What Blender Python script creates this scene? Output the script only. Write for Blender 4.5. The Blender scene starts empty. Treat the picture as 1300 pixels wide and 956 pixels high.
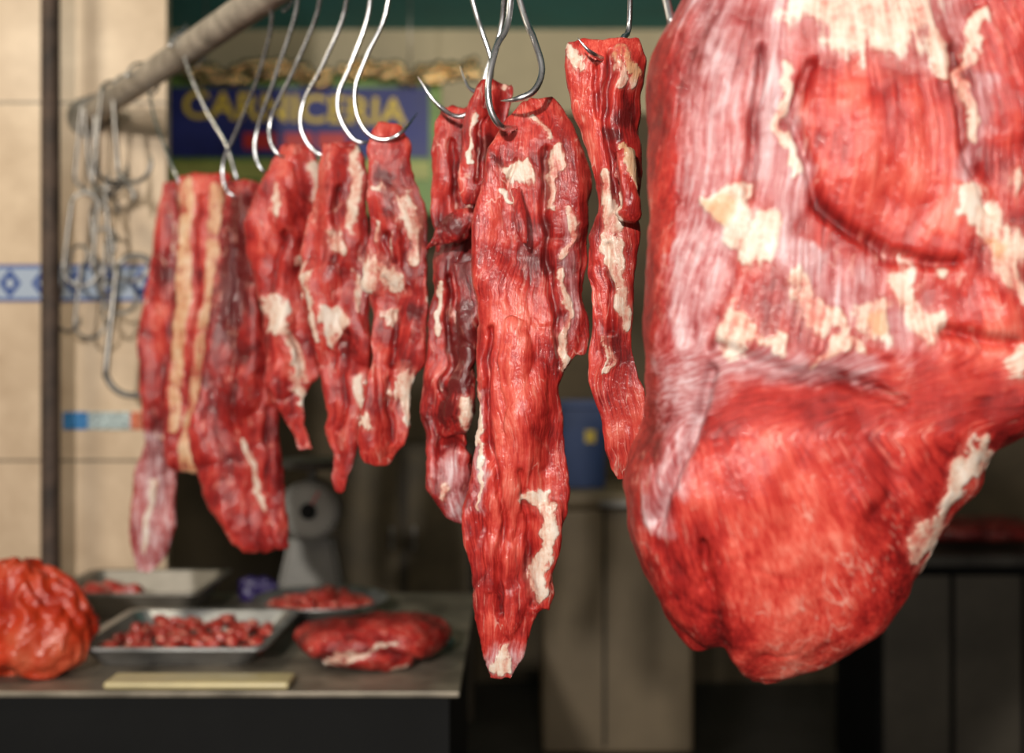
import bpy, bmesh, math, random
import numpy as np
from mathutils import Vector, Matrix
random.seed(5)
S=bpy.context.scene
CZ=1.55; F=1500.0
def W(px,py,d): return Vector(((px-650)/F*d, d, CZ+(478-py)/F*d))
def drail(px): return 1.0577/(0.6805+(px-650)/F)
RAILZ=CZ+0.7216
# ---------------------------------------------------------------- helpers
def link(o):
    S.collection.objects.link(o); return o
def meta(o,label=None,cat=None,group=None,kind=None):
    if label: o["label"]=label
    if cat: o["category"]=cat
    if group: o["group"]=group
    if kind: o["kind"]=kind
    return o
def mesh_obj(name,verts,faces,mat=None,smooth=False,origin=None,parent=None):
    me=bpy.data.meshes.new(name)
    if origin is None: origin=Vector((0,0,0))
    origin=Vector(origin)
    me.from_pydata([tuple(Vector(v)-origin) for v in verts],[],faces); me.update()
    if smooth: me.polygons.foreach_set('use_smooth',[True]*len(me.polygons))
    o=bpy.data.objects.new(name,me); link(o); o.location=origin
    if mat: me.materials.append(mat)
    if parent: 
        o.parent=parent; o.location=origin-parent.location
    return o
def empty(name,loc):
    o=bpy.data.objects.new(name,None); o.empty_display_size=0.05; link(o); o.location=loc; return o
def bm_obj(name,bm,mat,origin=(0,0,0),smooth=False,parent=None):
    me=bpy.data.meshes.new(name); bm.to_mesh(me); bm.free()
    if smooth: me.polygons.foreach_set('use_smooth',[True]*len(me.polygons))
    me.materials.append(mat)
    o=bpy.data.objects.new(name,me); link(o); o.location=origin
    if parent: o.parent=parent
    return o
def box(name,x0,x1,y0,y1,z0,z1,mat,bevel=0.0,parent=None):
    c=Vector(((x0+x1)/2,(y0+y1)/2,z0))
    bm=bmesh.new(); bmesh.ops.create_cube(bm,size=1)
    for v in bm.verts:
        v.co=Vector((v.co.x*(x1-x0),v.co.y*(y1-y0),(v.co.z+.5)*(z1-z0)))
    if bevel>0: bmesh.ops.bevel(bm,geom=bm.edges[:],offset=bevel,segments=3,profile=.5,affect='EDGES')
    o=bm_obj(name,bm,mat,c)
    if parent: o.parent=parent; o.location=c-parent.location
    return o
# numpy noise
rng=np.random.RandomState(3)
PERM=rng.permutation(256); PERM=np.concatenate([PERM,PERM,PERM]); VAL=rng.rand(256)
def vnoise(x,y,z):
    xi=np.floor(x).astype(int); yi=np.floor(y).astype(int); zi=np.floor(z).astype(int)
    xf=x-xi; yf=y-yi; zf=z-zi
    xf=xf*xf*(3-2*xf); yf=yf*yf*(3-2*yf); zf=zf*zf*(3-2*zf)
    def h(a,b,c): return VAL[PERM[PERM[PERM[a&255]+(b&255)]+(c&255)]]
    r=0
    for dx in (0,1):
        for dy in (0,1):
            for dz in (0,1):
                w=(xf if dx else 1-xf)*(yf if dy else 1-yf)*(zf if dz else 1-zf)
                r=r+w*h(xi+dx,yi+dy,zi+dz)
    return r*2-1
def fbm(x,y,z,o=4):
    s=0;a=1;t=0
    for i in range(o):
        s=s+a*vnoise(x*2**i+i*17.3,y*2**i+i*9.1,z*2**i+i*5.7); t+=a; a*=.5
    return s/t
def catmull(pts,n):
    P=np.array(pts,float); out=[]
    m=len(P)
    for i in range(m-1):
        p0=P[max(i-1,0)];p1=P[i];p2=P[i+1];p3=P[min(i+2,m-1)]
        for k in range(n):
            t=k/n
            out.append(.5*((2*p1)+(-p0+p2)*t+(2*p0-5*p1+4*p2-p3)*t*t+(-p0+3*p1-3*p2+p3)*t**3))
    out.append(P[-1]); return np.array(out)
def sweep(pts,rads,seg=10):
    pts=[Vector(p) for p in pts]; V=[];Fc=[]
    n=len(pts); T=[(pts[min(i+1,n-1)]-pts[max(i-1,0)]).normalized() for i in range(n)]
    a=Vector((0,1,0)) if abs(T[0].y)<.8 else Vector((1,0,0))
    N=(a-T[0]*a.dot(T[0])).normalized()
    for i in range(n):
        N=(N-T[i]*N.dot(T[i])).normalized(); B=T[i].cross(N)
        for k in range(seg):
            an=2*math.pi*k/seg
            V.append(pts[i]+(N*math.cos(an)+B*math.sin(an))*rads[i])
    for i in range(n-1):
        for k in range(seg):
            a0=i*seg+k;a1=i*seg+(k+1)%seg
            Fc.append((a0,a1,a1+seg,a0+seg))
    Fc.append(tuple(range(seg))[::-1]); Fc.append(tuple((n-1)*seg+k for k in range(seg)))
    return V,Fc
# ---------------------------------------------------------------- materials
class NT:
    def __init__(s,name):
        s.m=bpy.data.materials.new(name); s.m.use_nodes=True; s.t=s.m.node_tree; s.n=s.t.nodes
        s.b=s.n['Principled BSDF']
    def a(s,ty,**k):
        x=s.n.new(ty)
        for q,v in k.items(): setattr(x,q,v)
        return x
    def l(s,a,b): s.t.links.new(a,b)
    def put(s,sock,v):
        if isinstance(v,(int,float)): sock.default_value=v
        elif isinstance(v,(tuple,list)): sock.default_value=v
        else: s.l(v,sock)
    def math(s,op,a,b=0.0,c=None,clamp=False):
        x=s.a('ShaderNodeMath',operation=op,use_clamp=clamp); s.put(x.inputs[0],a); s.put(x.inputs[1],b)
        if c is not None: s.put(x.inputs[2],c)
        return x.outputs[0]
    def noise(s,vec,scale,detail=3,rough=.5):
        x=s.a('ShaderNodeTexNoise'); x.inputs['Scale'].default_value=scale; x.inputs['Detail'].default_value=detail
        x.inputs['Roughness'].default_value=rough
        if vec is not None: s.l(vec,x.inputs['Vector'])
        return x.outputs['Fac']
    def ramp(s,f,stops):
        x=s.a('ShaderNodeValToRGB'); s.put(x.inputs[0],f); e=x.color_ramp.elements
        while len(e)<len(stops): e.new(.5)
        for i,(p,c) in enumerate(stops): e[i].position=p; e[i].color=(*c,1)
        return x.outputs[0]
    def mix(s,f,a,b):
        x=s.a('ShaderNodeMix',data_type='RGBA'); s.put(x.inputs[0],f)
        s.put(x.inputs[6],(*a,1) if isinstance(a,tuple) else a); s.put(x.inputs[7],(*b,1) if isinstance(b,tuple) else b)
        return x.outputs[2]
    def smooth(s,f,lo,hi):
        x=s.a('ShaderNodeMapRange',interpolation_type='SMOOTHSTEP'); s.put(x.inputs[0],f)
        x.inputs[1].default_value=lo; x.inputs[2].default_value=hi; return x.outputs[0]
    def bump(s,h,dist=.002,st=.5,sock='Normal'):
        x=s.a('ShaderNodeBump'); x.inputs['Strength'].default_value=st; x.inputs['Distance'].default_value=dist
        s.l(h,x.inputs['Height']); s.l(x.outputs[0],s.b.inputs[sock]); return x
def simple(name,col,rough=.5,metal=0,nscale=8,var=.15,bump=0.0,spec=.5,coat=0):
    t=NT(name); tc=t.a('ShaderNodeTexCoord').outputs['Object']
    f=t.noise(tc,nscale,5,.6)
    c=t.ramp(f,[(.25,tuple(max(0,x*(1-var*2)) for x in col)),(.75,tuple(min(1,x*(1+var*2)) for x in col))])
    t.l(c,t.b.inputs['Base Color']); t.b.inputs['Metallic'].default_value=metal
    t.l(t.math('MULTIPLY_ADD',f,.3,rough-.15),t.b.inputs['Roughness'])
    t.b.inputs['Specular IOR Level'].default_value=spec; t.b.inputs['Coat Weight'].default_value=coat
    if bump: t.bump(t.noise(tc,nscale*5,4),bump,.6)
    return t.m
def meat_material():
    t=NT('raw_meat_surface'); at=lambda n:t.a('ShaderNodeAttribute',attribute_name=n)
    fib=at('fib').outputs['Vector']; fat=at('fat').outputs['Fac']; mem=at('mem').outputs['Fac']
    tone=at('tone').outputs['Fac']; yel=at('yel').outputs['Fac']
    tc=t.a('ShaderNodeTexCoord').outputs['Object']
    def st(v,s):
        x=t.a('ShaderNodeVectorMath',operation='MULTIPLY'); t.l(v,x.inputs[0]); x.inputs[1].default_value=s; return x.outputs[0]
    A=t.noise(st(fib,(560,32,400)),1,4,.6)
    B=t.noise(st(fib,(130,13,110)),1,4,.58)
    V=t.noise(st(fib,(50,12,45)),1,2,.5)
    A2=t.noise(st(fib,(320,14,240)),1,2,.55)
    C=t.noise(tc,28,5,.55); D=t.noise(tc,200,3,.6); E=t.noise(tc,11,3,.5)
    m=lambda x,k:t.math('MULTIPLY',t.math('SUBTRACT',x,.5),k)
    add=lambda *a:(a[0] if len(a)==1 else t.math('ADD',a[0],add(*a[1:])))
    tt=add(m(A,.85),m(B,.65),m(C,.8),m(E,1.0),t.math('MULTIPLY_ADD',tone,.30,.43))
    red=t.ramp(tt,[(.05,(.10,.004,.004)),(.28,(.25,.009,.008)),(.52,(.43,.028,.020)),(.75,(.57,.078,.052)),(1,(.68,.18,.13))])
    strk=t.math('MULTIPLY',t.smooth(add(A2,m(C,.6)),.60,.80),.45)
    red=t.mix(strk,red,(.66,.26,.20))
    vn=t.smooth(t.math('ABSOLUTE',t.math('SUBTRACT',V,.5)),.016,.002)
    vn=t.math('MULTIPLY',vn,t.smooth(add(C,m(E,1.0)),.52,.66))
    vn=t.math('MULTIPLY',vn,.55)
    fm=t.smooth(add(fat,m(C,2.0),m(D,.3),m(B,1.2)),.12,.42)
    fm=t.math('MULTIPLY',fm,.92)
    halo=t.smooth(add(fat,m(C,1.6),m(B,1.2)),-.45,.25)
    mm=t.math('MULTIPLY',t.smooth(add(mem,m(B,1.0),m(C,1.6),m(A,.5),m(E,1.6)),-.02,1.0),.78)
    memc=t.ramp(add(B,m(A,.6),m(C,.6)),[(.3,(.34,.065,.07)),(.46,(.42,.17,.175)),(.58,(.48,.30,.31)),(.74,(.60,.51,.53))])
    fatc=t.ramp(add(C,m(D,.4),m(E,.6),m(B,.7)),[(.28,(.48,.13,.095)),(.42,(.58,.33,.25)),(.54,(.63,.48,.38)),(.72,(.69,.61,.53))])
    yc=t.ramp(add(C,m(B,.5)),[(.3,(.42,.12,.05)),(.5,(.56,.29,.14)),(.72,(.64,.45,.28))])
    fatc=t.mix(t.math('MULTIPLY',yel,.9,clamp=True),fatc,yc)
    c=t.mix(t.math('MULTIPLY',halo,.30),red,(.58,.16,.12))
    c=t.mix(vn,c,(.66,.36,.29))
    c=t.mix(mm,c,memc); c=t.mix(fm,c,fatc)
    t.l(c,t.b.inputs['Base Color'])
    h=add(t.math('MULTIPLY',A,.26),t.math('MULTIPLY',B,.55),t.math('MULTIPLY',C,.8),t.math('MULTIPLY',D,.12),t.math('MULTIPLY',fm,.30))
    t.bump(h,.005,.6)
    h2=add(t.math('MULTIPLY',A,.10),t.math('MULTIPLY',B,.45),t.math('MULTIPLY',C,1.0),t.math('MULTIPLY',D,.14))
    t.bump(h2,.007,.8,'Coat Normal')
    t.b.inputs['Roughness'].default_value=.52
    t.b.inputs['Specular IOR Level'].default_value=.2
    t.b.inputs['Coat Weight'].default_value=.68
    t.l(t.math('MULTIPLY_ADD',C,.25,.04),t.b.inputs['Coat Roughness'])
    t.b.inputs['Coat IOR'].default_value=1.42
    t.b.inputs['Subsurface Weight'].default_value=.05
    t.b.inputs['Subsurface Radius'].default_value=(.012,.003,.002); t.b.inputs['Subsurface Scale'].default_value=.5
    return t.m
MEAT=meat_material()
STEEL=simple('hook_steel',(.62,.62,.64),.28,1.0,30,.1)
OLDSTEEL=simple('worn_steel',(.30,.28,.26),.42,.9,25,.3)
GALV=simple('galvanised_rail',(.40,.35,.29),.5,.4,18,.3,.002)
RUST=simple('rusty_pole',(.055,.034,.024),.7,.1,14,.4,.003)

# ---------------------------------------------------------------- meat builder
def fld(U,V,prims):
    out=np.full(U.shape,-1.0)
    for p in prims:
        if len(p)==1:
            x,y,w=p[0]; val=1-np.hypot(U-x,V-y)/w; out=np.maximum(out,val); continue
        for (x0,y0,w0),(x1,y1,w1) in zip(p[:-1],p[1:]):
            dx,dy=x1-x0,y1-y0; L=dx*dx+dy*dy+1e-6
            t=np.clip(((U-x0)*dx+(V-y0)*dy)/L,0,1)
            d=np.hypot(U-x0-dx*t,V-y0-dy*t)/(w0+(w1-w0)*t)
            out=np.maximum(out,1-d)
    return out
def loft_rows(rows,d,tf,tmax,V,Fc,seg=32,q=.7,grow=2):
    R=catmull([(r[0],r[1]-grow,r[2]+grow,(r[3] if len(r)>3 else 0)) for r in rows],5)
    n0=len(V); n=len(R)
    for i,(py,xl,xr,do) in enumerate(R):
        dd=d+do; a=max((xr-xl)/2,1)/F*dd; e=min(i,n-1-i)/6.0; k=min(1,math.sqrt(min(1,e+.08)))
        b=min(a*tf,tmax)*k; c=W((xl+xr)/2,py,dd)
        for s in range(seg):
            an=2*math.pi*s/seg; ca,sa=math.cos(an),math.sin(an)
            V.append(c+Vector((a*math.copysign(abs(ca)**q,ca),b*math.copysign(abs(sa)**q,sa),0)))
    for i in range(n-1):
        for s in range(seg):
            a0=n0+i*seg+s;a1=n0+i*seg+(s+1)%seg
            Fc.append((a0,a0+seg,a1+seg,a1))
    Fc.append(tuple(n0+k for k in range(seg))); Fc.append(tuple(n0+(n-1)*seg+k for k in range(seg))[::-1])
def tongue(pts,d,V,Fc,flat=.6,seg=16):
    P=catmull([(p[0],p[1],p[2],p[3] if len(p)>3 else 0) for p in pts],6); n0=len(V); n=len(P)
    for i in range(n):
        px,py,r,do=P[i]; dd=d+do; c=W(px,py,dd); q=W(*P[min(i+1,n-1)][:2],dd)-W(*P[max(i-1,0)][:2],dd)
        t=q.normalized(); nn=Vector((t.z,0,-t.x)); rr=max(r,1)/F*dd
        for s in range(seg):
            an=2*math.pi*s/seg; V.append(c+nn*rr*math.cos(an)+Vector((0,rr*flat*math.sin(an),0)))
    for i in range(n-1):
        for s in range(seg):
            a0=n0+i*seg+s;a1=n0+i*seg+(s+1)%seg; Fc.append((a0,a0+seg,a1+seg,a1))
    Fc.append(tuple(n0+k for k in range(seg))); Fc.append(tuple(n0+(n-1)*seg+k for k in range(seg))[::-1])
def finish_meat(name,V,Fc,origin,voxel,f,label,cat='meat',sm=3,amp=1.0,fang=0.0,seed=0.0,legfib=False,base_tone=0,group=None,slab=1.0,seam=1.0):
    me=bpy.data.meshes.new('tmp'); me.from_pydata([tuple(v) for v in V],[],Fc); me.update()
    bm=bmesh.new(); bm.from_mesh(me); bmesh.ops.recalc_face_normals(bm,faces=bm.faces[:]); bm.to_mesh(me); bm.free()
    o=bpy.data.objects.new('tmp',me); link(o)
    r=o.modifiers.new('r','REMESH'); r.mode='VOXEL'; r.voxel_size=voxel
    s=o.modifiers.new('s','SMOOTH'); s.iterations=sm; s.factor=.5
    dg=bpy.context.evaluated_depsgraph_get(); nm=bpy.data.meshes.new_from_object(o.evaluated_get(dg),depsgraph=dg)
    bpy.data.objects.remove(o)
    n=len(nm.vertices); co=np.empty(n*3); nm.vertices.foreach_get('co',co); co=co.reshape(-1,3)
    no=np.empty(n*3); nm.vertices.foreach_get('normal',no); no=no.reshape(-1,3)
    U=co[:,0]/co[:,1]*F+650; Vv=478-(co[:,2]-CZ)/co[:,1]*F
    wx=fbm(co[:,0]*30+seed,co[:,1]*30,co[:,2]*30,3); wy=fbm(co[:,0]*30+50+seed,co[:,1]*30,co[:,2]*30,3)
    w2=fbm(co[:,0]*110+seed,co[:,1]*110,co[:,2]*110,3); w3=fbm(co[:,0]*110+30+seed,co[:,1]*110,co[:,2]*110,3)
    wa=f.get('warp',14)
    U2=U+wx*wa+w2*wa*.4; V2=Vv+wy*wa*1.5+w3*wa*.4
    fat=fld(U2,V2,f.get('fat',[])); mem=fld(U2,V2,f.get('mem',[]))
    yel=np.clip(fld(U2,V2,f.get('yel',[]))*2.5,0,1)
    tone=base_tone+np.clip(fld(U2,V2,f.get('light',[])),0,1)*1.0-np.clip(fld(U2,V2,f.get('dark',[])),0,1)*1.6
    fat=np.maximum(fat,np.clip(yel*1.2-.7,-1,1))
    mem=mem-np.clip(fld(U2,V2,f.get('nomem',[])),0,1)*2.5
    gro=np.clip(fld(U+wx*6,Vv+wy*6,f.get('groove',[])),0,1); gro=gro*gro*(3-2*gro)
    bum=np.clip(fld(U,Vv,f.get('bump',[])),0,1); bum=bum*bum*(3-2*bum)
    ca,sa=math.cos(fang),math.sin(fang)
    ac=co[:,0]*ca+co[:,2]*sa; al=-co[:,0]*sa+co[:,2]*ca
    if legfib:
        X=U-1080; Z=Vv+620
        an=np.arctan2(X,Z); R=np.hypot(X,Z)
        low=np.clip((Vv-440)/120,0,1); low=low*low*(3-2*low)
        X2=U-760; Z2=Vv-60; an2=np.arctan2(X2,Z2); R2=np.hypot(X2,Z2)
        ac=an*.9+fbm(co[:,0]*5,co[:,1]*5,co[:,2]*5,2)*.04; al=R/1500*1.1
        ac=ac*(1-low)+low*(an2*.5); al=al*(1-low)+low*R2/1500*1.1
    else:
        ac=ac+fbm(co[:,0]*12,co[:,1]*10,co[:,2]*7+seed,2)*.022
    x,y,z=co.T
    ridg=fbm(ac*32+seed,y*38,al*8,3)
    lump=fbm(x*20+seed,y*20,z*14,3)
    fine=fbm(x*60,y*60+seed,z*42,3)
    cr=vnoise(ac*22+seed*3,y*22,al*9+seed)+.2*vnoise(ac*75+seed,y*60,al*20)
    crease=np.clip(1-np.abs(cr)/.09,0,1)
    smk=np.clip(fbm(x*20+9,y*20,z*12+seed,2)*3-.1,0,1)
    fat=np.maximum(fat,(crease*smk*1.25-.65)*seam-(1-seam)) if seam>0 else fat
    disp=amp*(ridg*.0030+lump*.0062+fine*.0015-crease*.0020)-gro*f.get('gd',.009)+bum*f.get('bh',.012)+np.clip(fat*3,0,1)*.0013
    co2=co+no*disp[:,None]
    if slab:
        co2[:,1]+=fbm(x*17+seed*2,y*0+seed,z*6,2)*.024*slab
        co2[:,0]+=fbm(x*12,y*9+seed,z*24,4)*.010*slab
        co2[:,2]+=fbm(x*34,y*9+seed,z*9,3)*.013*slab
    org=np.array(origin); nm.vertices.foreach_set('co',(co2-org).ravel())
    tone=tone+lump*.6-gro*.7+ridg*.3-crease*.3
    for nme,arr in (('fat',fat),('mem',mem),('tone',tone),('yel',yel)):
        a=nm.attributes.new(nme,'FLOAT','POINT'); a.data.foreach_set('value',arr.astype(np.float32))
    a=nm.attributes.new('fib','FLOAT_VECTOR','POINT'); a.data.foreach_set('vector',np.stack([ac,al,y],1).astype(np.float32).ravel())
    nm.polygons.foreach_set('use_smooth',[True]*len(nm.polygons)); nm.materials.clear(); nm.materials.append(MEAT); nm.update()
    nm.name=name; ob=bpy.data.objects.new(name,nm); link(ob); ob.location=Vector(origin)
    meta(ob,label,cat,group); return ob
G='cuts of raw meat hanging from the rail'
def strip(name,px,rows,f,label,tf=.26,tmax=.028,tongues=(),voxel=.0024,d=None,bundles=4,**k):
    d=d or drail(px); V=[];Fc=[]
    loft_rows(rows,d,tf,tmax,V,Fc)
    for t in tongues: tongue(t,d,V,Fc)
    rr=random.Random(int(k.get('seed',1))*13+1)
    R=catmull([r[:3] for r in rows],8)
    for b in range(bundles):
        L=rr.uniform(.15,.36); s0=rr.uniform(.06,.92-L); u=rr.uniform(.2,.8); du=rr.uniform(-.55,.55); side=-1 if b%4 else 1; pts=[]
        for j in range(5):
            s=s0+L*j/4; row=R[int(s*(len(R)-1))]; wd=row[2]-row[1]; uu=min(.86,max(.14,u+du*(j/4-.5)))
            hw=wd/2/F*d; bb=min(hw*tf,tmax)
            r=wd*rr.uniform(.13,.22)*(0.5 if j in (0,4) else 1)
            pts.append((row[1]+wd*uu,row[0],r,side*(bb*.92)))
        tongue(pts,d,V,Fc,flat=.42)
    r0=rows[0]
    return finish_meat(name,V,Fc,W((r0[1]+r0[2])/2,r0[0],d),voxel,f,label,group=G,**k)

strip('meat_cut',215,[(228,208,226),(300,198,226),(340,190,224),(420,178,221),(500,181,219),(560,184,219),(600,172,221),(660,166,219),(700,168,212),(728,176,190)],
 dict(fat=[[(192,610,6),(185,700,4)]],mem=[[(195,560,36),(190,720,40)]],warp=6,light=[[(200,400,30)]]),
 'long thin strip of raw meat ending in pale membrane',seed=1,base_tone=-.2,bundles=3,slab=.7)
strip('rib_strip',255,[(220,228,292),(260,228,290),(320,226,284),(400,221,276),(480,214,266),(540,211,258),(580,212,258),(597,220,262)],
 dict(yel=[[(238,230,13),(234,330,13),(228,430,12),(220,540,10)],[(276,240,13),(270,330,13),(262,430,15),(246,540,20),(240,590,18)]],
  light=[[(255,230,18),(250,560,18)]],warp=5,groove=[[(254,250,5),(250,400,5),(238,540,5)]]),
 'flat rib strip streaked with tan and orange fat',tf=.3,seed=2,base_tone=-.1,bundles=1,seam=0,amp=.8,slab=.6)
strip('meat_cut',300,[(232,290,330),(280,282,328),(340,273,326),(400,268,332),(450,262,345),(500,255,352),(540,244,354),(580,245,356),(620,258,358),(660,276,363),(688,298,362),(700,318,345)],
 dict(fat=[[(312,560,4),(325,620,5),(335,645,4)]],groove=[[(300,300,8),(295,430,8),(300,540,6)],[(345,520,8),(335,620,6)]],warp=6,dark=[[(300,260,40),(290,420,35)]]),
 'broad dark red cut of raw meat widening at its lower end',seed=3,base_tone=-.3,seam=.5,tongues=[[(340,650,12,-.01),(355,680,9,-.01),(360,697,5,-.01)]])
strip('meat_cut',372,[(186,358,396),(215,346,406),(255,328,408),(290,314,404),(320,314,394),(360,324,387),(400,332,394),(440,336,402),(475,340,403),(505,350,384),(540,366,386),(573,380,393)],
 dict(fat=[[(398,215,12),(402,250,10)],[(352,235,6),(352,270,7)],[(345,385,15),(358,420,12),(378,480,9),(380,515,6)],[(388,310,7),(384,340,7)]],
  groove=[[(360,300,9),(350,370,7)],[(370,430,7),(385,480,6)]],light=[[(345,320,35)],[(375,470,30)]]),
 'raw meat cut with white fat along the centre and narrow tip',seed=4,base_tone=.05)
strip('meat_cut',428,[(176,410,450),(200,404,464),(250,401,468),(300,386,467),(340,384,469),(390,388,472),(430,398,472),(470,408,470),(510,414,470),(550,419,460),(590,420,450),(625,426,440)],
 dict(fat=[[(452,200,9),(458,250,9),(452,290,7)],[(425,295,13),(440,320,8)],[(422,400,15),(432,425,10)],[(460,480,8),(455,520,6)],[(390,345,6),(400,420,6)],[(445,360,6),(462,400,5)]],
  groove=[[(430,240,8),(425,330,8)],[(440,430,8),(435,540,6)]]),
 'long raw meat cut dotted with white fat, tapering to a point',seed=5,base_tone=-.05)
strip('meat_cut',500,[(157,484,508),(180,473,519),(220,470,528),(260,470,540),(300,468,543),(340,458,545),(360,458,545),(380,470,545),(430,474,543),(462,476,538),(490,468,524),(530,458,520),(565,456,508),(587,466,492)],
 dict(fat=[[(512,250,16),(526,280,15),(532,320,8)],[(470,345,20),(498,352,18)],[(492,395,12),(495,410,8)],[(512,470,11),(512,500,15),(515,535,10)],[(463,540,11)],[(480,280,5),(478,310,5)]],
  groove=[[(500,400,7),(498,460,8)],[(490,300,8),(500,330,7)],[(495,480,7),(495,560,6)]],dark=[[(530,400,18)],[(490,230,20)]],light=[[(485,440,18)]]),
 'chunky raw meat cut with large patches of white fat',seed=6,base_tone=0)
d7=drail(580)+.02
strip('meat_cut',580,[(135,565,600),(170,558,606),(220,554,604),(270,548,606),(320,556,608),(370,552,609),(420,546,608),(470,540,606),(520,537,600),(545,540,590),(590,540,596),(625,545,596),(650,566,592),(662,578,588)],
 dict(fat=[[(588,505,9),(600,540,9)],[(565,615,9),(560,625,6)],[(592,150,4),(590,260,4)],[(560,350,5),(556,420,4)]],
  mem=[[(575,600,30),(580,650,22)]],dark=[[(590,400,26),(585,480,22)],[(575,290,30)]],groove=[[(578,180,6),(578,260,6)],[(560,570,14),(590,565,10)],[(575,350,6),(565,500,7)]]),
 'dark glossy strip of raw meat with a pale lower end',tf=.36,seed=7,base_tone=-.4,d=d7,seam=.4,
 tongues=[[(540,318,3,-.04),(555,300,12,-.045),(580,285,22,-.045),(602,282,18,-.04),(610,300,8,-.03)],[(592,330,14,-.03),(598,400,16,-.035),(590,460,18,-.03),(575,530,22,-.02),(560,555,10,-.01)]])
strip('meat_strip',610,[(104,612,650),(125,600,650),(160,592,640),(200,586,632),(240,584,620),(262,588,605)],
 dict(fat=[[(605,150,4),(600,220,4)],[(640,110,6)]],groove=[[(618,130,6),(608,230,6)]],dark=[[(625,200,20)]]),
 'short folded strip of dark red raw meat',seed=8,d=drail(612)+.01,base_tone=-.4,bundles=2)
strip('meat_cut',660,[(121,676,700),(145,648,716),(185,628,734),(225,615,742),(260,605,741),(300,603,740),(340,606,740),(380,610,742),(420,613,742),(455,611,728),(490,612,712),(540,606,717),(590,598,722),(640,590,720),(680,588,708),(720,597,704),(760,600,700),(785,602,676),(815,608,668),(840,614,660),(867,624,646)],
 dict(fat=[[(650,205,14),(662,215,20),(672,200,9)],[(700,185,6),(705,220,13),(700,260,6)],[(722,270,8),(728,300,7),(715,330,5)],[(708,350,5),(722,400,7),(716,470,6)],[(672,150,5),(690,170,5)],
   [(672,638,10),(700,650,17),(694,690,8),(684,740,13),(680,770,7)],[(640,825,8),(638,862,12)],[(610,470,3),(616,560,4),(605,640,3)],[(640,240,4),(648,255,5)]],
  mem=[[(640,845,30)],[(615,500,10),(608,640,12)],[(720,280,16),(725,420,16)]],
  groove=[[(694,190,8),(690,280,9),(704,380,8),(712,450,8)],[(662,600,7),(672,680,9),(676,770,9)],[(625,420,6),(622,560,7),(640,660,7),(630,780,7)],[(655,200,4),(642,235,6)]],
  bump=[[(640,360,45),(655,520,60)],[(640,700,40)]],bh=.009,light=[[(650,400,50),(650,600,60),(640,740,40)]],dark=[[(720,340,18)],[(632,200,14)]]),
 'long raw beef cut with muscle grain and fatty pointed tip',tf=.28,tmax=.032,seed=9,voxel=.0021,bundles=5,base_tone=.0,seam=.6,slab=.65,amp=.85,
 tongues=[[(652,235,9,-.03),(660,265,11,-.045),(662,290,11,-.05),(668,308,7,-.05)],[(718,190,14),(730,225,18),(728,260,15),(722,290,14)],[(728,290,14),(738,340,9),(732,380,13),(742,415,10),(735,450,9)],[(694,640,20,-.01),(698,690,14,-.015),(690,740,12,-.01),(684,772,12,-.005)]])
strip('meat_cut',770,[(52,722,806),(75,716,815),(100,718,816),(130,728,816),(170,740,817),(210,746,817),(240,752,815),(262,756,812),(300,750,808),(350,751,806),(400,754,803),(450,750,806),(490,753,816),(540,764,822),(585,774,822),(612,784,814)],
 dict(fat=[[(728,62,10),(740,80,7)],[(782,70,6),(785,100,7)],[(765,215,6),(772,280,10),(788,340,15),(795,400,10)],[(770,420,4),(775,470,4)],[(800,100,10)]],
  yel=[[(790,65,15),(802,90,13)],[(790,180,9),(800,205,13),(808,240,8)]],dark=[[(800,140,22)],[(775,170,14)]],
  groove=[[(776,70,8),(770,150,8),(778,220,9),(780,262,8)],[(775,310,5),(778,420,7)],[(755,90,5),(762,150,5)]],light=[[(760,150,20),(750,190,16)],[(785,540,30)]]),
 'folded raw meat cut with yellow fat on its upper end',seed=10,tf=.34,base_tone=.05,seam=.3,slab=.65,amp=.85,
 tongues=[[(788,190,16,-.025),(792,240,17,-.03),(798,268,17,-.03),(796,280,10,-.028)]])
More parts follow.
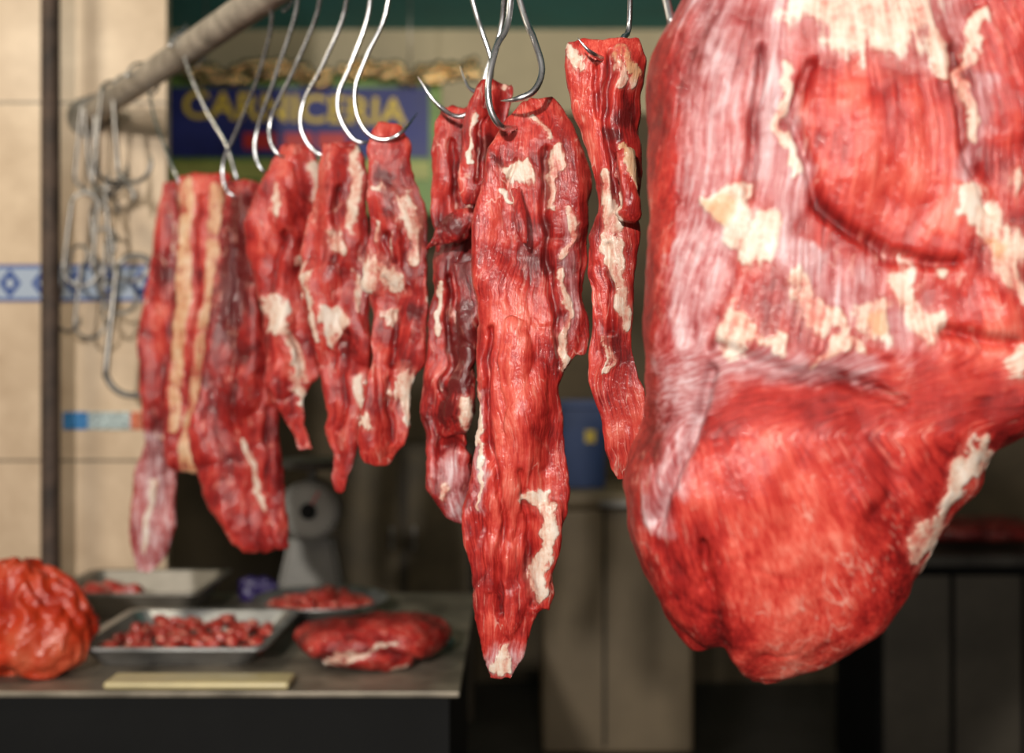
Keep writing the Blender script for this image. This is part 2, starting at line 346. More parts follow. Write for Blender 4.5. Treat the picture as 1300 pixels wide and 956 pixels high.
# ---- big leg
dl=1.17; V=[];Fc=[]
rows=[(-150,960,1180),(-110,930,1260),(-60,895,1330),(-20,874,1370),(20,852,1400),(70,828,1420),(130,824,1430),(200,822,1432),(270,824,1430),(340,822,1425),(410,818,1410),(470,820,1390),(510,822,1350),(545,816,1300),(575,802,1245),(610,794,1228),(650,795,1196),(690,804,1170),(730,820,1150),(765,840,1132),(795,862,1112),(818,890,1084),(840,922,1052),(858,945,1010),(868,955,985)]
loft_rows(rows,dl,.6,.10,V,Fc,seg=60,q=.66,grow=0)
tongue([(860,700,50),(876,760,40),(886,798,28),(892,826,16)],dl,V,Fc,1.0)
leg=finish_meat('beef_leg',V,Fc,W(1060,-150,dl),.0030,
 dict(warp=24,
  fat=[[(910,262,26),(940,240,20),(925,300,18)],[(955,318,34),(975,290,20)],[(1050,-5,60),(1140,15,75)],[(1190,60,24),(1195,100,12)],[(935,415,32),(980,435,20)],[(1105,405,38),(1130,380,22)],[(1180,415,26),(1150,350,20)],[(1200,352,13)],
   [(1232,250,22),(1262,310,26),(1300,375,22)],[(1243,568,17),(1200,635,15),(1160,705,13)],[(1252,20,9),(1222,90,10),(1235,170,8)],[(1290,225,22)],[(1010,360,14),(1045,410,16),(1060,430,10)],[(1285,470,20)],[(1005,70,6),(988,160,8),(1010,230,6)],[(1080,445,14),(1030,450,10)]],
  yel=[[(915,262,24)],[(1118,405,20)],[(1262,318,14)]],
  mem=[[(925,-60,70),(915,100,62),(905,250,62),(885,400,56),(868,500,48),(850,600,36),(830,660,24)],[(985,0,45),(975,150,40),(1000,300,55),(1050,380,70),(1150,400,55)],[(905,450,40),(870,560,36),(830,640,26)],[(1060,0,100),(1170,20,90)],[(930,450,34),(1010,458,34),(1090,470,24)],[(1250,100,30),(1230,220,22)]],
  nomem=[[(1090,110,60),(1130,200,105),(1180,270,60)],[(1030,680,170)],[(850,100,20),(836,300,20)],[(1040,290,30)]],
  light=[[(1090,110,60),(1130,200,110),(1200,270,60)],[(960,640,140),(1000,750,120)],[(1290,150,60)],[(1250,450,90)]],
  groove=[[(1030,80,12),(1006,150,13),(1040,260,13),(1130,325,13),(1215,335,12)],[(892,690,10),(908,770,18),(918,860,26)],[(912,440,14),(960,462,18),(1060,480,18),(1150,510,12)],[(1212,60,12),(1222,180,13),(1260,270,10)],[(968,60,10),(950,250,11)],[(905,470,12),(868,580,16),(830,660,12)],[(1200,420,12),(1290,440,14)]],gd=.011,
  bump=[[(960,620,150),(1020,720,150)],[(1120,180,110)],[(1300,140,70)],[(1270,400,60)]],bh=.012),
 'huge skinned leg of raw beef with silvery membrane and fat',cat='meat',sm=6,amp=.62,seed=12,legfib=True,group=G,slab=.4,seam=.5,base_tone=.0)

# ---------------------------------------------------------------- rail & hooks
def raily(d): return -1.188+0.6805*(3.3-d)
p0=Vector((raily(3.29),3.29,RAILZ)); p1=Vector((raily(.5),.5,RAILZ))
V,Fc=sweep([p0.lerp(p1,i/40) for i in range(41)],[.031]*41,20)
rail=mesh_obj('meat_rail',V,Fc,GALV,True,origin=p1); meta(rail,'long galvanised steel pipe rail carrying the meat hooks','rail')
V,Fc=sweep([p0+Vector((0,-.012,0)),p0+Vector((0,.009,0))],[.055,.055],20)
mesh_obj('wall_flange',V,Fc,GALV,True,origin=p0,parent=rail)
def hook(pts,dm,lab,r=.0034,name='meat_hook'):
    pts=list(pts); x0,y0=pts[0][:2]; x1,y1=pts[1][:2]; sl=(x0-x1)/(y0-y1)
    y=y0; x=x0; 
    rp=lambda x:478-0.7216*F/drail(x)
    k=0
    while y>rp(x)-4 and k<600: y-=2; x+=-2*sl*.35; k+=1
    dr=drail(x); L=[]
    c=Vector((raily(dr),dr,RAILZ))
    rr=.036+r
    side=Vector((.768,.640,0))
    for a in range(-60,181,20):
        an=math.radians(a); L.append(c+side*rr*math.cos(an)+Vector((0,0,rr*math.sin(an))))
    top=y; yb=pts[-1][1]
    for q in pts:
        px,py=q[:2]; off=q[2] if len(q)>2 else -.02
        t=min(1,max(0,(py-top)/(yb-top+1e-3)))
        L.append(W(px,py,dr+(dm+off-dr)*min(1,t*1.25)))
    P=catmull([tuple(v) for v in L],6); n=len(P)
    R=[r]*n
    for i in range(8): R[n-1-i]=r*(.12+.88*i/8)
    V,Fc=sweep(P,R,10)
    o=mesh_obj(name,V,Fc,STEEL,True,origin=c); meta(o,lab,'hook',group='hooks on the meat rail'); return o
HL='bright steel S-hook over the rail holding a meat cut'
hook([(182,90),(196,150),(212,195),(226,228),(232,250,0)],drail(215),HL)
hook([(238,32),(230,50),(240,90),(262,140),(288,185),(300,225,-.02),(310,245,.0)],drail(265),HL)
hook([(345,18),(330,90),(303,160),(284,205),(285,235),(298,250),(312,245,.0)],drail(300),HL)
hook([(378,0),(352,90),(328,160),(324,195),(335,218),(352,215,0)],drail(345),HL)
hook([(406,0),(377,80),(346,145),(343,178),(356,198),(374,196,0)],drail(372),HL)
hook([(440,0),(411,80),(386,128),(382,162),(395,188),(412,197),(424,185,0)],drail(415),HL)
hook([(470,0),(446,80),(430,118),(431,148),(447,175),(464,181),(480,172,0)],drail(455),HL)
hook([(493,0),(466,70),(451,112),(454,148),(470,172),(492,177),(512,166),(530,143,.02)],drail(500),HL)
hook([(600,0),(612,40),(624,80),(618,115),(596,112,-.01),(584,84,.0)],drail(600)+.03,HL)
hook([(640,0),(618,90),(603,135),(580,148,-.02),(553,130,-.03),(530,97,-.03)],drail(580),HL)
hook([(648,0,-.03),(630,60,-.05),(620,105,-.06),(623,140,-.06),(636,160,-.05),(652,163,-.02),(662,158,.01)],drail(660),HL,r=.0042)
hook([(660,0,-.02),(678,50,-.03),(688,88,-.04),(678,115,-.05),(655,126,-.05),(636,128,-.03)],drail(665),HL,r=.0042)
hook([(800,0,.04),(790,50,.03),(775,75,.0),(752,68,-.045),(733,48,-.05)],drail(770),HL)
hook([(846,0,-.02),(853,20,-.02),(855,45,.0),(868,70,.02)],1.2,'bright steel hook piercing the beef leg',r=.004)
def shook(L,w,r):
    pts=[]
    for a in range(-20,181,20): an=math.radians(a); pts.append((w*math.cos(an),0,-w+w*math.sin(an)+0))
    for a in range(180,381,20):
        an=math.radians(a); pts.append((-w+w*1.3+ w*1.3*math.cos(an),0,-L+w*1.3+w*1.3*math.sin(an)))
    P=catmull(pts,4); n=len(P); R=[r]*n
    for i in range(6): R[n-1-i]=r*(.2+.8*i/6)
    return sweep(P,R,8)
V,Fc=shook(.26,.036,.0055); base=None
spec=[(112,138,0,.1,1),(122,150,.5,-.1,1),(134,140,-.6,.05,1.1),(146,146,.9,.1,1),(158,150,-.3,-.08,1.05),
 (110,245,.2,.12,.95),(124,255,-.7,-.15,1),(138,248,1.0,.1,.9),(150,232,.3,-.1,1),(118,330,.5,.1,.8),(104,312,-.4,.3,.9),(130,290,.1,-.2,.9),(140,300,-.9,.1,.9)]
for i,(px,py,rz,ry,sc) in enumerate(spec):
    d=min(3.12+.02*(i%4),3.2)
    if base is None:
        base=mesh_obj('spare_hook',V,Fc,OLDSTEEL,True); o=base
    else: o=base.copy(); S.collection.objects.link(o)
    if py<200:
        dd=min(drail(px),3.22); o.location=Vector((raily(dd),dd,RAILZ+.042))
    else: o.location=W(px,py,d)
    o.rotation_euler=(0,ry,rz); o.scale=(sc,)*3
    meta(o,'worn steel S-hook hanging empty in a tangled bunch','hook','bunch of spare hooks')
V,Fc=shook(.36,.05,.008); o=mesh_obj('large_meat_hook',V,Fc,OLDSTEEL,True); o.location=W(176,325,3.05); o.rotation_euler=(0,.1,.4)
meta(o,'large thick worn steel hook hanging with the spare hooks','hook')

# ---------------------------------------------------------------- room
t=NT('cream_wall_tiles'); tc=t.a('ShaderNodeTexCoord').outputs['Object']
sx=t.a('ShaderNodeSeparateXYZ'); t.l(tc,sx.inputs[0])
cb=t.a('ShaderNodeCombineXYZ'); t.l(t.math('ADD',sx.outputs[0],.23),cb.inputs[0]); t.l(t.math('ADD',sx.outputs[2],10-.315),cb.inputs[1])
br=t.a('ShaderNodeTexBrick',offset=0.0); t.l(cb.outputs[0],br.inputs['Vector']); br.inputs['Scale'].default_value=1
br.inputs['Brick Width'].default_value=.5; br.inputs['Row Height'].default_value=.5; br.inputs['Mortar Size'].default_value=.004
br.inputs['Color1'].default_value=(.68,.52,.36,1); br.inputs['Color2'].default_value=(.62,.47,.33,1); br.inputs['Mortar'].default_value=(.22,.17,.12,1)
mot=t.ramp(t.noise(tc,7,6,.65),[(.3,(.72,.68,.64)),(.7,(1,1,1))])
mx=t.a('ShaderNodeMix',data_type='RGBA',blend_type='MULTIPLY'); mx.inputs[0].default_value=1; t.l(br.outputs[0],mx.inputs[6]); t.l(mot,mx.inputs[7])
t.l(mx.outputs[2],t.b.inputs['Base Color']); t.b.inputs['Roughness'].default_value=.35; TILE=t.m
XW=-.965
def wallbox(name,*a,mat,kind='structure'):
    o=box(name,*a,mat); o["kind"]=kind; return o
wallbox('wall_left',-3.2,XW,3.3,3.34,0,3.3,mat=TILE)
t=NT('blue_diamond_border'); tc=t.a('ShaderNodeTexCoord').outputs['Object']; sx=t.a('ShaderNodeSeparateXYZ'); t.l(tc,sx.inputs[0])
fx=t.math('ABSOLUTE',t.math('SUBTRACT',t.math('FRACT',t.math('MULTIPLY',sx.outputs[0],11)),.5))
fz=t.math('ABSOLUTE',t.math('MULTIPLY',t.math('SUBTRACT',sx.outputs[2],.05),8.5))
dm=t.math('ADD',fx,fz)
di=t.smooth(dm,.36,.33); inn=t.smooth(dm,.15,.12)
c=t.mix(di,(.36,.42,.52),(.02,.06,.24)); c=t.mix(inn,c,(.45,.5,.56))
ed=t.smooth(t.math('ABSOLUTE',t.math('SUBTRACT',sx.outputs[2],.05)),.040,.043)
c=t.mix(ed,c,(.04,.09,.3)); t.l(c,t.b.inputs['Base Color']); t.b.inputs['Roughness'].default_value=.3
wallbox('trim_1',-3.2,XW+.002,3.294,3.31,1.76,1.862,mat=t.m)
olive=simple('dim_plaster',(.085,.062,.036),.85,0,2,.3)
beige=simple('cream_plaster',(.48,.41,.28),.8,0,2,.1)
teal=simple('teal_ceiling_paint',(.03,.18,.18),.8,0,2,.1)
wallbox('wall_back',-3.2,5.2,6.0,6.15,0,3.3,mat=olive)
wallbox('trim_2',-3.2,5.2,5.96,6.0,2.88,3.3,mat=beige)
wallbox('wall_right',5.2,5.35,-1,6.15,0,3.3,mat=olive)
wallbox('ceiling',-3.2,5.35,1.6,6.15,3.3,3.4,mat=teal)
wallbox('floor',-3.4,5.4,-2,6.2,-.06,0,mat=simple('dark_floor_tiles',(.03,.026,.022),.6,0,4,.2))
px=W(64,0,3.16).x
V,Fc=sweep([(px,3.16,z*3.3/20) for z in range(21)],[.0245]*21,16)
pole=mesh_obj('support_pole',V,Fc,RUST,True,origin=(px,3.16,0)); meta(pole,'rusty dark steel pole standing by the tiled wall','pole')
st=empty('wall_sticker',W(128,533,3.295)); meta(st,'narrow blue, white and red sticker on the tiled wall','sticker')
for nm,a,b,cc in (('blue_patch',80,112,(.03,.18,.42)),('pale_patch',112,166,(.35,.42,.42)),('red_patch',166,180,(.5,.12,.05))):
    A=W(a,545,3.295);B=W(b,523,3.295); box(nm,A.x,B.x,3.293,3.299,A.z,B.z,simple(nm,cc,.4,0,120,.4),parent=st)
# ---- sign
ds=5.0
A=W(205,235,ds);B=W(560,92,ds)
sg=empty('shop_sign',Vector(((A.x+B.x)/2,ds,A.z))); meta(sg,'blue, green and yellow painted butcher shop sign reading CARNICERIA','sign')
grn=simple('sign_green',(.12,.21,.05),.5,0,5,.2); blu=simple('sign_blue',(.012,.018,.14),.5,0,5,.2); yl=simple('sign_yellow',(.58,.42,.05),.5,0,5,.1); rd=simple('sign_red',(.45,.03,.03),.5,0,5,.1)
box('sign_board',A.x,B.x,ds,ds+.03,A.z-.12,B.z,grn,.004,parent=sg)
C=W(214,200,ds);D=W(545,112,ds); box('blue_panel',C.x,D.x,ds-.012,ds,C.z,D.z,blu,parent=sg)
def text(body,x,y,z,size,mat,parent,sx=1,name='lettering'):
    cu=bpy.data.curves.new('t','FONT'); cu.body=body; cu.size=size; cu.extrude=.004; cu.offset=.003*size/.2
    o=bpy.data.objects.new('t',cu); link(o); dg=bpy.context.evaluated_depsgraph_get()
    me=bpy.data.meshes.new_from_object(o.evaluated_get(dg),depsgraph=dg); bpy.data.objects.remove(o)
    me.materials.clear(); me.materials.append(mat); q=bpy.data.objects.new(name,me); link(q); q.parent=parent
    q.rotation_euler=(math.radians(90),math.radians(2),0); q.scale=(sx,1,1); q.location=Vector((x,y,z))-parent.location; return q
P=W(232,150,ds); text('CARNICERIA',P.x,ds-.016,P.z,.16,yl,sg,1.03)
for a,b in ((310,352),(362,398),(404,440)):
    Q=W(a,190,ds);R_=W(b,170,ds); box('red_stripe',Q.x,R_.x,ds-.018,ds-.012,Q.z,R_.z,rd,.002,parent=sg)
A2=W(214,228,ds);B2=W(545,206,ds); box('yellow_panel',A2.x,B2.x,ds-.012,ds,A2.z,B2.z,simple('sign_lime',(.28,.30,.08),.5,0,5,.2),parent=sg)
for px_ in (260,520):
    Q=W(px_,92,ds); V,Fc=sweep([(Q.x,ds+.015,Q.z-.01),(Q.x,ds+.015,3.3)],[.004,.004],8); mesh_obj('hanging_rod',V,Fc,OLDSTEEL,True,origin=(Q.x,ds+.015,Q.z),parent=sg)
bm=bmesh.new()
for i in range(260):
    px_=random.uniform(235,610); py_=92+5*math.sin(px_*.05)+random.uniform(-11,11)
    q=W(px_,py_,4.95); m=Matrix.Translation(q)
    bmesh.ops.create_icosphere(bm,subdivisions=1,radius=random.uniform(.012,.028),matrix=m)
q=W(420,90,4.95); bmesh.ops.translate(bm,verts=bm.verts[:],vec=-q)
g=bm_obj('bead_garland',bm,simple('gold_foil',(.50,.35,.18),.2,1,12,.5),q,True); meta(g,'shiny gold and silver bead garland strung above the sign','garland',kind='stuff')

# ---- freezer, crate, counters
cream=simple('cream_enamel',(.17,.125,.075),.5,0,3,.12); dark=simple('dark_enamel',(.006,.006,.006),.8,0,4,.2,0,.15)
def rectobj(px0,px1,py0,py1,d): a=W(px0,py1,d);b=W(px1,py0,d); return a.x,b.x,a.z,b.z
x0,x1,z0,z1=rectobj(690,880,625,900,4.7)
fz_=empty('chest_freezer',Vector(((x0+x1)/2,4.95,0))); meta(fz_,'cream enamel chest freezer with lid against the dim wall','freezer')
box('body',x0,x1,4.7,5.2,.05,z1-.07,cream,.015,parent=fz_); box('lid',x0-.01,x1+.01,4.69,5.21,z1-.065,z1,cream,.02,parent=fz_)
box('handle',x0+.22,x0+.34,4.66,4.69,z1-.055,z1-.03,OLDSTEEL,.004,parent=fz_); box('seam',(x0+x1)/2-.06,(x0+x1)/2-.05,4.692,4.70,.08,z1-.08,dark,parent=fz_)
for xx in (x0+.05,x1-.1):
    for yy in (4.75,5.12): box('foot',xx,xx+.05,yy,yy+.05,0,.05,dark,parent=fz_)
xa,xb,za,zb=rectobj(712,768,505,624,4.85)
cr=empty('plastic_crate',Vector(((xa+xb)/2,4.92,z1))); meta(cr,'blue plastic crate standing on the freezer','crate')
bl=simple('blue_plastic',(.006,.03,.12),.4,0,5,.15)
zt=z1+.36
for (a,b,c_,d_,e,f_) in ((xa,xb,4.85,4.865,z1+.005,zt),(xa,xb,5.05,5.065,z1+.005,zt),(xa,xa+.012,4.865,5.05,z1+.005,zt),(xb-.012,xb,4.865,5.05,z1+.005,zt),(xa,xb,4.865,5.05,z1+.001,z1+.012)):
    box('side',a,b,c_,d_,e,f_,bl,.002,parent=cr)
box('rim',xa-.01,xb+.01,4.835,4.85,zt-.03,zt,bl,.004,parent=cr); box('yellow_label',xa+.10,xb-.04,4.845,4.85,z1+.19,z1+.24,yl,parent=cr)
x0,x1,z0,z1=rectobj(1110,1420,706,900,4.3)
kc=empty('steel_counter',Vector(((x0+x1)/2,4.6,0))); meta(kc,'dim steel-topped counter with cream front panels','counter')
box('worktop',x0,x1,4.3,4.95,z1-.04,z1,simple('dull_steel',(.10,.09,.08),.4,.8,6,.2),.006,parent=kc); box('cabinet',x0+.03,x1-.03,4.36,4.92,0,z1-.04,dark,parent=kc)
pp=simple('panel_paint',(.07,.058,.043),.5,0,3,.2)
for i in range(3):
    w=(x1-x0-.1)/3; box('door',x0+.05+i*w,x0+.03+(i+1)*w,4.345,4.36,.1,z1-.08,pp,.004,parent=kc)
V=[];Fc=[]
loft_rows([(672,1190,1290),(684,1175,1310),(697,1170,1315),(704,1180,1300)],4.6,.6,.16,V,Fc)
c=W(1240,704,4.6); finish_meat('meat_joint',V,Fc,(c.x,4.6,c.z),.01,dict(),'dark red joint of meat lying on the steel counter',amp=.8,seed=20,base_tone=-1.1,slab=0,seam=0).location.z=z1+.012
x0,x1,z0,z1=rectobj(425,600,565,900,5.3)
cb_=empty('wooden_cabinet',Vector(((x0+x1)/2,5.5,0))); meta(cb_,'dull olive wooden cabinet standing by the back wall','cabinet')
wd=simple('olive_wood',(.09,.066,.036),.6,0,4,.3); wd2=simple('olive_wood_dark',(.045,.032,.018),.6,0,4,.3)
box('body',x0,x1,5.3,5.75,0,z1,wd2,.006,parent=cb_)
for k in (0,1):
    w=(x1-x0)/2; dr=box('door',x0+.02+k*w,x0+(k+1)*w-.02,5.285,5.3,.08,z1-.04,wd,.004,parent=cb_)
    h=box('handle',0,.015,0,.02,0,.1,OLDSTEEL,.003); h.parent=dr; h.location=((w/2-.05)*(1 if k==0 else -1),-.02,.7)

# ---------------------------------------------------------------- butcher table
TZ=.95
tb=empty('butcher_table',Vector((-.65,2.75,0))); meta(tb,'steel-topped butcher table with dark front panel beside the tiled wall','table')
ttop=simple('table_steel',(.20,.17,.13),.45,.4,6,.4)
box('tabletop',-1.2,-.10,2.25,3.28,TZ-.012,TZ,ttop,.003,parent=tb)
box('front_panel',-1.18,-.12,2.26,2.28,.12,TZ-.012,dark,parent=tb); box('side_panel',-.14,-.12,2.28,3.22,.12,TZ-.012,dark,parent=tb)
for xx in (-1.18,-.182):
    for yy in (2.285,3.2): box('leg',xx,xx+.04,yy,yy+.04,0,TZ-.012,dark,parent=tb)
def tray(name,x0,x1,y0,y1,z,h,lab,mat):
    bm=bmesh.new(); t=.018
    def ring(ins,zz):
        pts=[];rx=(x1-x0)/2-ins; ry=(y1-y0)/2-ins; rc=.03
        for cx,cy,a0 in ((rx-rc,ry-rc,0),(-rx+rc,ry-rc,90),(-rx+rc,-ry+rc,180),(rx-rc,-ry+rc,270)):
            for k in range(5):
                a=math.radians(a0+k*22.5); pts.append(bm.verts.new((cx+rc*math.cos(a),cy+rc*math.sin(a),zz)))
        return pts
    R=[ring(.03,.004),ring(0,h),ring(-t,h+.002),ring(-t,h-.005),ring(-.003,h-.004),ring(.031,.0)]
    for a,b in zip(R[:-1],R[1:]):
        n=len(a)
        for i in range(n): bm.faces.new((a[i],a[(i+1)%n],b[(i+1)%n],b[i]))
    bm.faces.new(R[0]); bm.faces.new(R[-1][::-1])
    bmesh.ops.recalc_face_normals(bm,faces=bm.faces[:])
    o=bm_obj(name,bm,mat,((x0+x1)/2,(y0+y1)/2,z)); meta(o,lab,'tray'); return o
trs=simple('tray_aluminium',(.42,.42,.42),.4,.9,9,.2)
tray('metal_tray',-.89,-.52,2.42,2.80,TZ+.001,.045,'rectangular metal tray filled with diced red meat',trs)
tray('metal_tray',-1.13,-.78,2.89,3.22,TZ+.001,.07,'rectangular metal tray pushed against the tiled wall',simple('tray_dull',(.24,.22,.19),.5,.8,9,.2))
def lumpmesh(name,r,seed):
    bm=bmesh.new(); bmesh.ops.create_cube(bm,size=2*r)
    bmesh.ops.subdivide_edges(bm,edges=bm.edges[:],cuts=3,use_grid_fill=True)
    rr=random.Random(seed)
    sc=(rr.uniform(.8,1.3),rr.uniform(.7,1.1),rr.uniform(.55,.85))
    for v in bm.verts:
        n=v.co.normalized(); p=v.co*.55+n*r*.55
        k=1+.18*float(vnoise(np.array([p.x*60+seed]),np.array([p.y*60]),np.array([p.z*60]))[0]); p=p*k
        v.co=Vector((p.x*sc[0],p.y*sc[1],p.z*sc[2]))
    return bm
CH=NT('diced_meat'); tc=CH.a('ShaderNodeTexCoord').outputs['Object']; n1=CH.noise(tc,60,4,.6)
CH.l(CH.ramp(n1,[(.3,(.20,.008,.008)),(.55,(.42,.04,.028)),(.72,(.7,.36,.26))]),CH.b.inputs['Base Color']); CH.b.inputs['Roughness'].default_value=.3; CH.bump(n1,.003,.5)
protos=[]
for i in range(5):
    bm=lumpmesh('c',.014,i*7+1); o=bm_obj('meat_chunk',bm,CH.m,(0,0,0),True); protos.append(o)
used=[False]*5
def chunk(loc,lab,group,sc):
    i=random.randrange(5); 
    if not used[i]: o=protos[i]; used[i]=True
    else: o=protos[i].copy(); S.collection.objects.link(o)
    o.location=loc; o.rotation_euler=(random.uniform(-.4,.4),random.uniform(-.4,.4),random.uniform(0,6)); o.scale=(sc,)*3
    meta(o,lab,'meat chunk',group)
for iy in range(9):
    for ix in range(9):
        if random.random()<.2: continue
        chunk((-.85+ix*.036+random.uniform(-.008,.008),2.47+iy*.035+random.uniform(-.008,.008),TZ+.018+random.choice((0,0,.012))),'small diced cube of raw red meat in the tray','diced meat in the tray',random.uniform(.8,1.25))
PC=Vector((W(408,0,2.98).x,2.98,TZ+.001))
bm=bmesh.new(); prof=[(.10,.004),(.125,.012),(.155,.04),(.168,.044),(.169,.040),(.157,.035),(.128,.006),(.10,0)]
rs=[]
for r,z in prof: rs.append([bm.verts.new((r*math.cos(a*math.pi/24),r*math.sin(a*math.pi/24),z)) for a in range(48)])
for a,b in zip(rs[:-1],rs[1:]):
    for i in range(48): bm.faces.new((a[i],a[(i+1)%48],b[(i+1)%48],b[i]))
bm.faces.new(rs[0]); bm.faces.new(rs[-1][::-1]); bmesh.ops.recalc_face_normals(bm,faces=bm.faces[:])
meta(bm_obj('round_platter',bm,trs,PC,True),'round metal platter heaped with small meat pieces','platter')
for i in range(95):
    a=random.uniform(0,6.28); r=.125*math.sqrt(random.random()); 
    chunk(PC+Vector((r*math.cos(a),r*math.sin(a),.018+.05*(1-r/.13)*random.random())),'small scrap of raw red meat on the platter','meat scraps on the platter',random.uniform(.8,1.2))
for p in ((-1.06,3.02),(-1.0,3.07),(-1.04,3.12)): chunk((p[0],p[1],TZ+.035),'lump of raw red meat lying in the metal tray','loose meat lumps',2.6)
for i,u in enumerate(used):
    if not u: bpy.data.objects.remove(protos[i])
V=[];Fc=[]
cx=W(472,0,2.5).x
segs=36
for j in range(9):
    ph=j/8*math.pi; z=-math.cos(ph)*.045; rr=math.sin(ph)**.6
    for s in range(segs):
        a=2*math.pi*s/segs; V.append(Vector((cx+.165*rr*math.cos(a)*(1+.08*math.sin(3*a)),2.5+.16*rr*math.sin(a)*(1+.1*math.sin(2*a+1)),TZ+.05+z*(1+.3*math.cos(a+1)))))
for j in range(8):
    for s in range(segs):
        a0=j*segs+s;a1=j*segs+(s+1)%segs; Fc.append((a0,a1,a1+segs,a0+segs))
Fc.append(tuple(range(segs))[::-1]);Fc.append(tuple(8*segs+k for k in range(segs)))
finish_meat('meat_slab',V,Fc,(cx,2.5,TZ),.004,dict(fat=[[(400,850,4),(440,830,4),(500,822,4)],[(430,858,4),(520,850,4)]],groove=[[(400,840,8),(470,828,8),(540,840,8)]]),'thick slab of glossy dark red meat on the table',amp=.9,seed=31,base_tone=-.4,fang=1.3,slab=.3,seam=.5)
cbm=simple('yellowed_plastic',(.46,.38,.20),.4,0,6,.12)
cx0=W(140,0,2.3).x; cx1=W(372,0,2.3).x
bd=box('cutting_board',cx0,cx1,2.255,2.335,TZ+.001,TZ+.016,cbm,.007); meta(bd,'pale yellow plastic cutting board at the table edge','cutting board')
V,Fc=sweep([W(525,812,2.72),W(545,822,2.68),W(572,832,2.62)],[.010,.013,.011],12)
kn=mesh_obj('knife',[v+Vector((0,0,-.03)) for v in V],Fc,simple('teal_plastic',(.16,.28,.24),.4,0,5,.1),True,origin=W(545,822,2.68)); kn.location.z=TZ+.045
bmk=bmesh.new(); vv=[bmk.verts.new(p) for p in ((-.02,.02,.0),(-.2,.12,.0),(-.19,.15,.0),(-.02,.05,.0),(-.02,.02,.003),(-.2,.12,.001),(-.19,.15,.003),(-.02,.05,.003))]
for f_ in ((0,1,2,3),(7,6,5,4),(0,4,5,1),(1,5,6,2),(2,6,7,3),(3,7,4,0)): bmk.faces.new([vv[i] for i in f_])
bl_=bm_obj('blade',bmk,STEEL,(0,0,0)); bl_.parent=kn; meta(kn,'knife with pale teal plastic handle lying on the table','knife')
def crumple(name,c,rx,ry,rz,mat,seed,freq,amp,lab,cat,sub=5,pleat=0):
    bm=bmesh.new(); bmesh.ops.create_icosphere(bm,subdivisions=sub,radius=1)
    co=np.array([v.co[:] for v in bm.verts]); x,y,z=co.T
    n=1-np.abs(fbm(x*freq+seed,y*freq,z*freq*.8,3))*amp+fbm(x*1.5+seed,y*1.5,z*1.5,2)*.22
    if pleat:
        an=np.arctan2(y,x); wob=an+fbm(x*2,y*2,z*2,2)*.6
        n=n+pleat*(np.sin(wob*9)+.6*np.sin(wob*17+1))*np.clip(z+.3,0,1)
    co=co*n[:,None]
    for v,q in zip(bm.verts,co):
        zz=q[2]*rz
        zz=max(zz,-rz*.55)+rz*.55
        if pleat and q[2]>.6: zz+=(q[2]-.6)*rz*.5
        v.co=Vector((q[0]*rx,q[1]*ry,zz))
    o=bm_obj(name,bm,mat,c,True); meta(o,lab,cat); return o
pur=simple('purple_plastic',(.02,.01,.08),.35,0,6,.3)
crumple('plastic_bag',(W(330,0,3.2).x,3.19,TZ+.001),.06,.04,.04,pur,4,3,.6,'crumpled dark purple plastic bag on the table','bag')
t=NT('red_orange_film'); tc=t.a('ShaderNodeTexCoord').outputs['Object']; n=t.noise(tc,9,4,.55)
t.l(t.ramp(n,[(.3,(.34,.010,.006)),(.5,(.58,.045,.012)),(.68,(.70,.15,.07))]),t.b.inputs['Base Color']); t.b.inputs['Roughness'].default_value=.3
t.b.inputs['Transmission Weight'].default_value=.25; t.bump(t.noise(tc,22,4,.6),.025,.6)
bag=crumple('plastic_bag',(W(34,0,2.42).x,2.41,TZ+.001),.15,.12,.128,t.m,9,1.6,.4,'crumpled shiny red-orange plastic bag full of goods','bag',sub=6,pleat=.035)
V,Fc=sweep([(-.06,0,.165),(-.07,0,.19),(-.09,.01,.21),(-.12,.02,.22)],[.03,.014,.022,.006],12)
k=mesh_obj('knot',V,Fc,t.m,True); k.parent=bag
# ---- scale
sc_=empty('kitchen_scale',Vector((W(395,0,3.2).x,3.22,TZ))); meta(sc_,'grey mechanical dial scale with a round face and pan','scale')
enam=simple('grey_enamel',(.085,.078,.065),.4,.1,6,.2)
bm=bmesh.new(); bmesh.ops.create_cube(bm,size=1)
for v in bm.verts:
    k=1.0 if v.co.z<0 else .62; v.co=Vector((v.co.x*.19*k,v.co.y*.10*k,(v.co.z+.5)*.17))
bmesh.ops.bevel(bm,geom=bm.edges[:],offset=.012,segments=3,affect='EDGES'); bm_obj('body',bm,enam,(0,0,.002),parent=sc_)
def disc(name,r,y0,y1,z,mat,par):
    V,Fc=sweep([(0,y0,z),(0,y1,z)],[r,r],40); o=mesh_obj(name,V,Fc,mat); o.parent=par; return o
disc('dial_housing',.082,-.06,.04,.24,enam,sc_); disc('dial_face',.070,-.064,-.0605,.24,simple('dial_white',(.20,.19,.17),.4,0,5,.05),sc_)
disc('dial_hub',.022,-.069,-.0645,.24,dark,sc_)
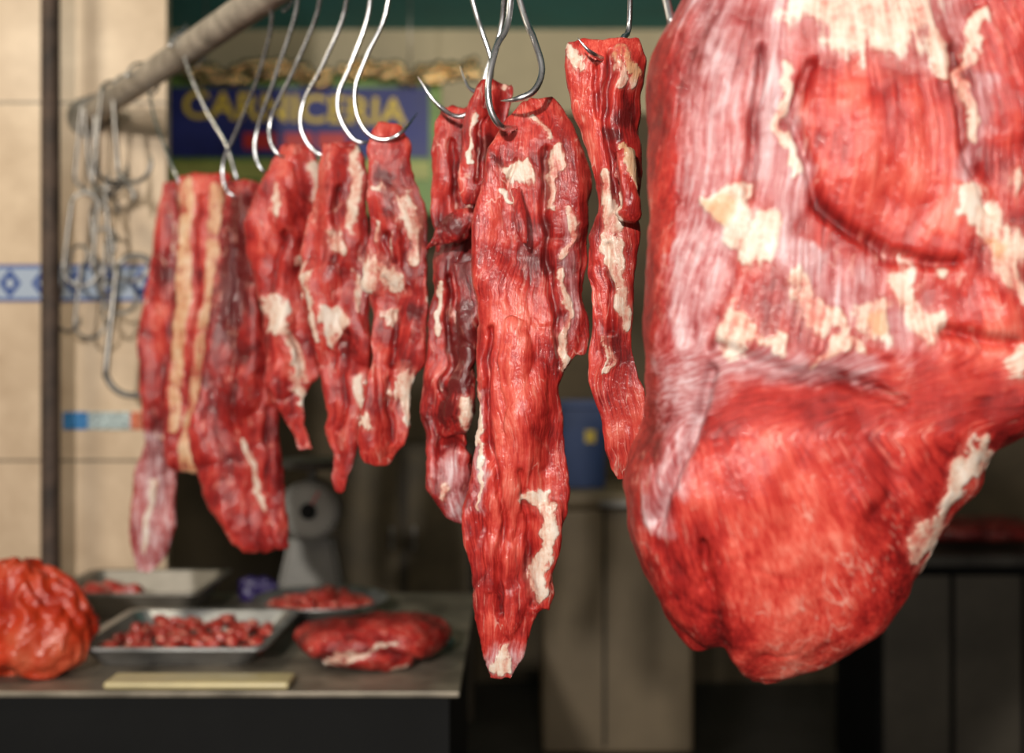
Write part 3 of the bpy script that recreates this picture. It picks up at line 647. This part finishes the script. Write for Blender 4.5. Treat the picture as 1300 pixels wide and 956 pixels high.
for i in range(24):
    a=i*math.pi/12; o=box('tick_mark',-.001,.001,-.0655,-.0642,.052,.064,dark); o.parent=sc_; o.location=(.058*math.sin(a),-.065,.24+.058*math.cos(a)); o.rotation_euler=(0,a,0)
nd=box('needle',-.002,.002,-.068,-.066,0,.06,rd); nd.parent=sc_; nd.location=(0,-.067,.24); nd.rotation_euler=(0,.5,0)
V,Fc=sweep([(0,0,.30),(0,0,.35)],[.012,.012],12); mesh_obj('stem',V,Fc,enam).parent=sc_
V,Fc=sweep([(0,0,.35),(0,0,.355),(0,0,.375)],[.07,.10,.12],36); mesh_obj('pan',V,Fc,enam).parent=sc_

# ---------------------------------------------------------------- lights, world, camera
def area(name,loc,tgt,e,size,col):
    L=bpy.data.lights.new(name,'AREA'); L.energy=e; L.size=size; L.color=col
    o=bpy.data.objects.new(name,L); link(o); o.location=loc; o.rotation_euler=(Vector(tgt)-Vector(loc)).to_track_quat('-Z','Y').to_euler()
area('key_lamp',(-.9,-2.1,2.65),(.1,1.6,1.45),182,.17,(1,.95,.87))
area('front_lamp',(.35,-1.5,1.9),(.0,1.6,1.4),30,.18,(1,.95,.88))
area('tile_wall_fill',(-1.9,1.6,2.9),(-1.2,3.3,1.5),16,.4,(1,.88,.68))  # added fill light that brightens the tiled wall, not a fixture of the stall
area('back_wall_fill',(.4,3.6,2.6),(.2,6,3.4),18,.5,(1,.88,.66))  # added fill light aimed up at the back wall trim, no real fixture
w=bpy.data.worlds.new('w'); S.world=w; w.use_nodes=True; bg=w.node_tree.nodes['Background']; bg.inputs[0].default_value=(.95,.88,.78,1); bg.inputs[1].default_value=.20
cam=bpy.data.cameras.new('cam'); cam.sensor_width=36; cam.lens=F/1300*36; cam.dof.use_dof=True; cam.dof.focus_distance=1.42; cam.dof.aperture_fstop=2.3; cam.clip_start=.02
co=bpy.data.objects.new('camera',cam); link(co); co.location=(0,0,CZ); co.rotation_euler=(math.radians(90),0,0); S.camera=co
S.view_settings.view_transform='Standard'
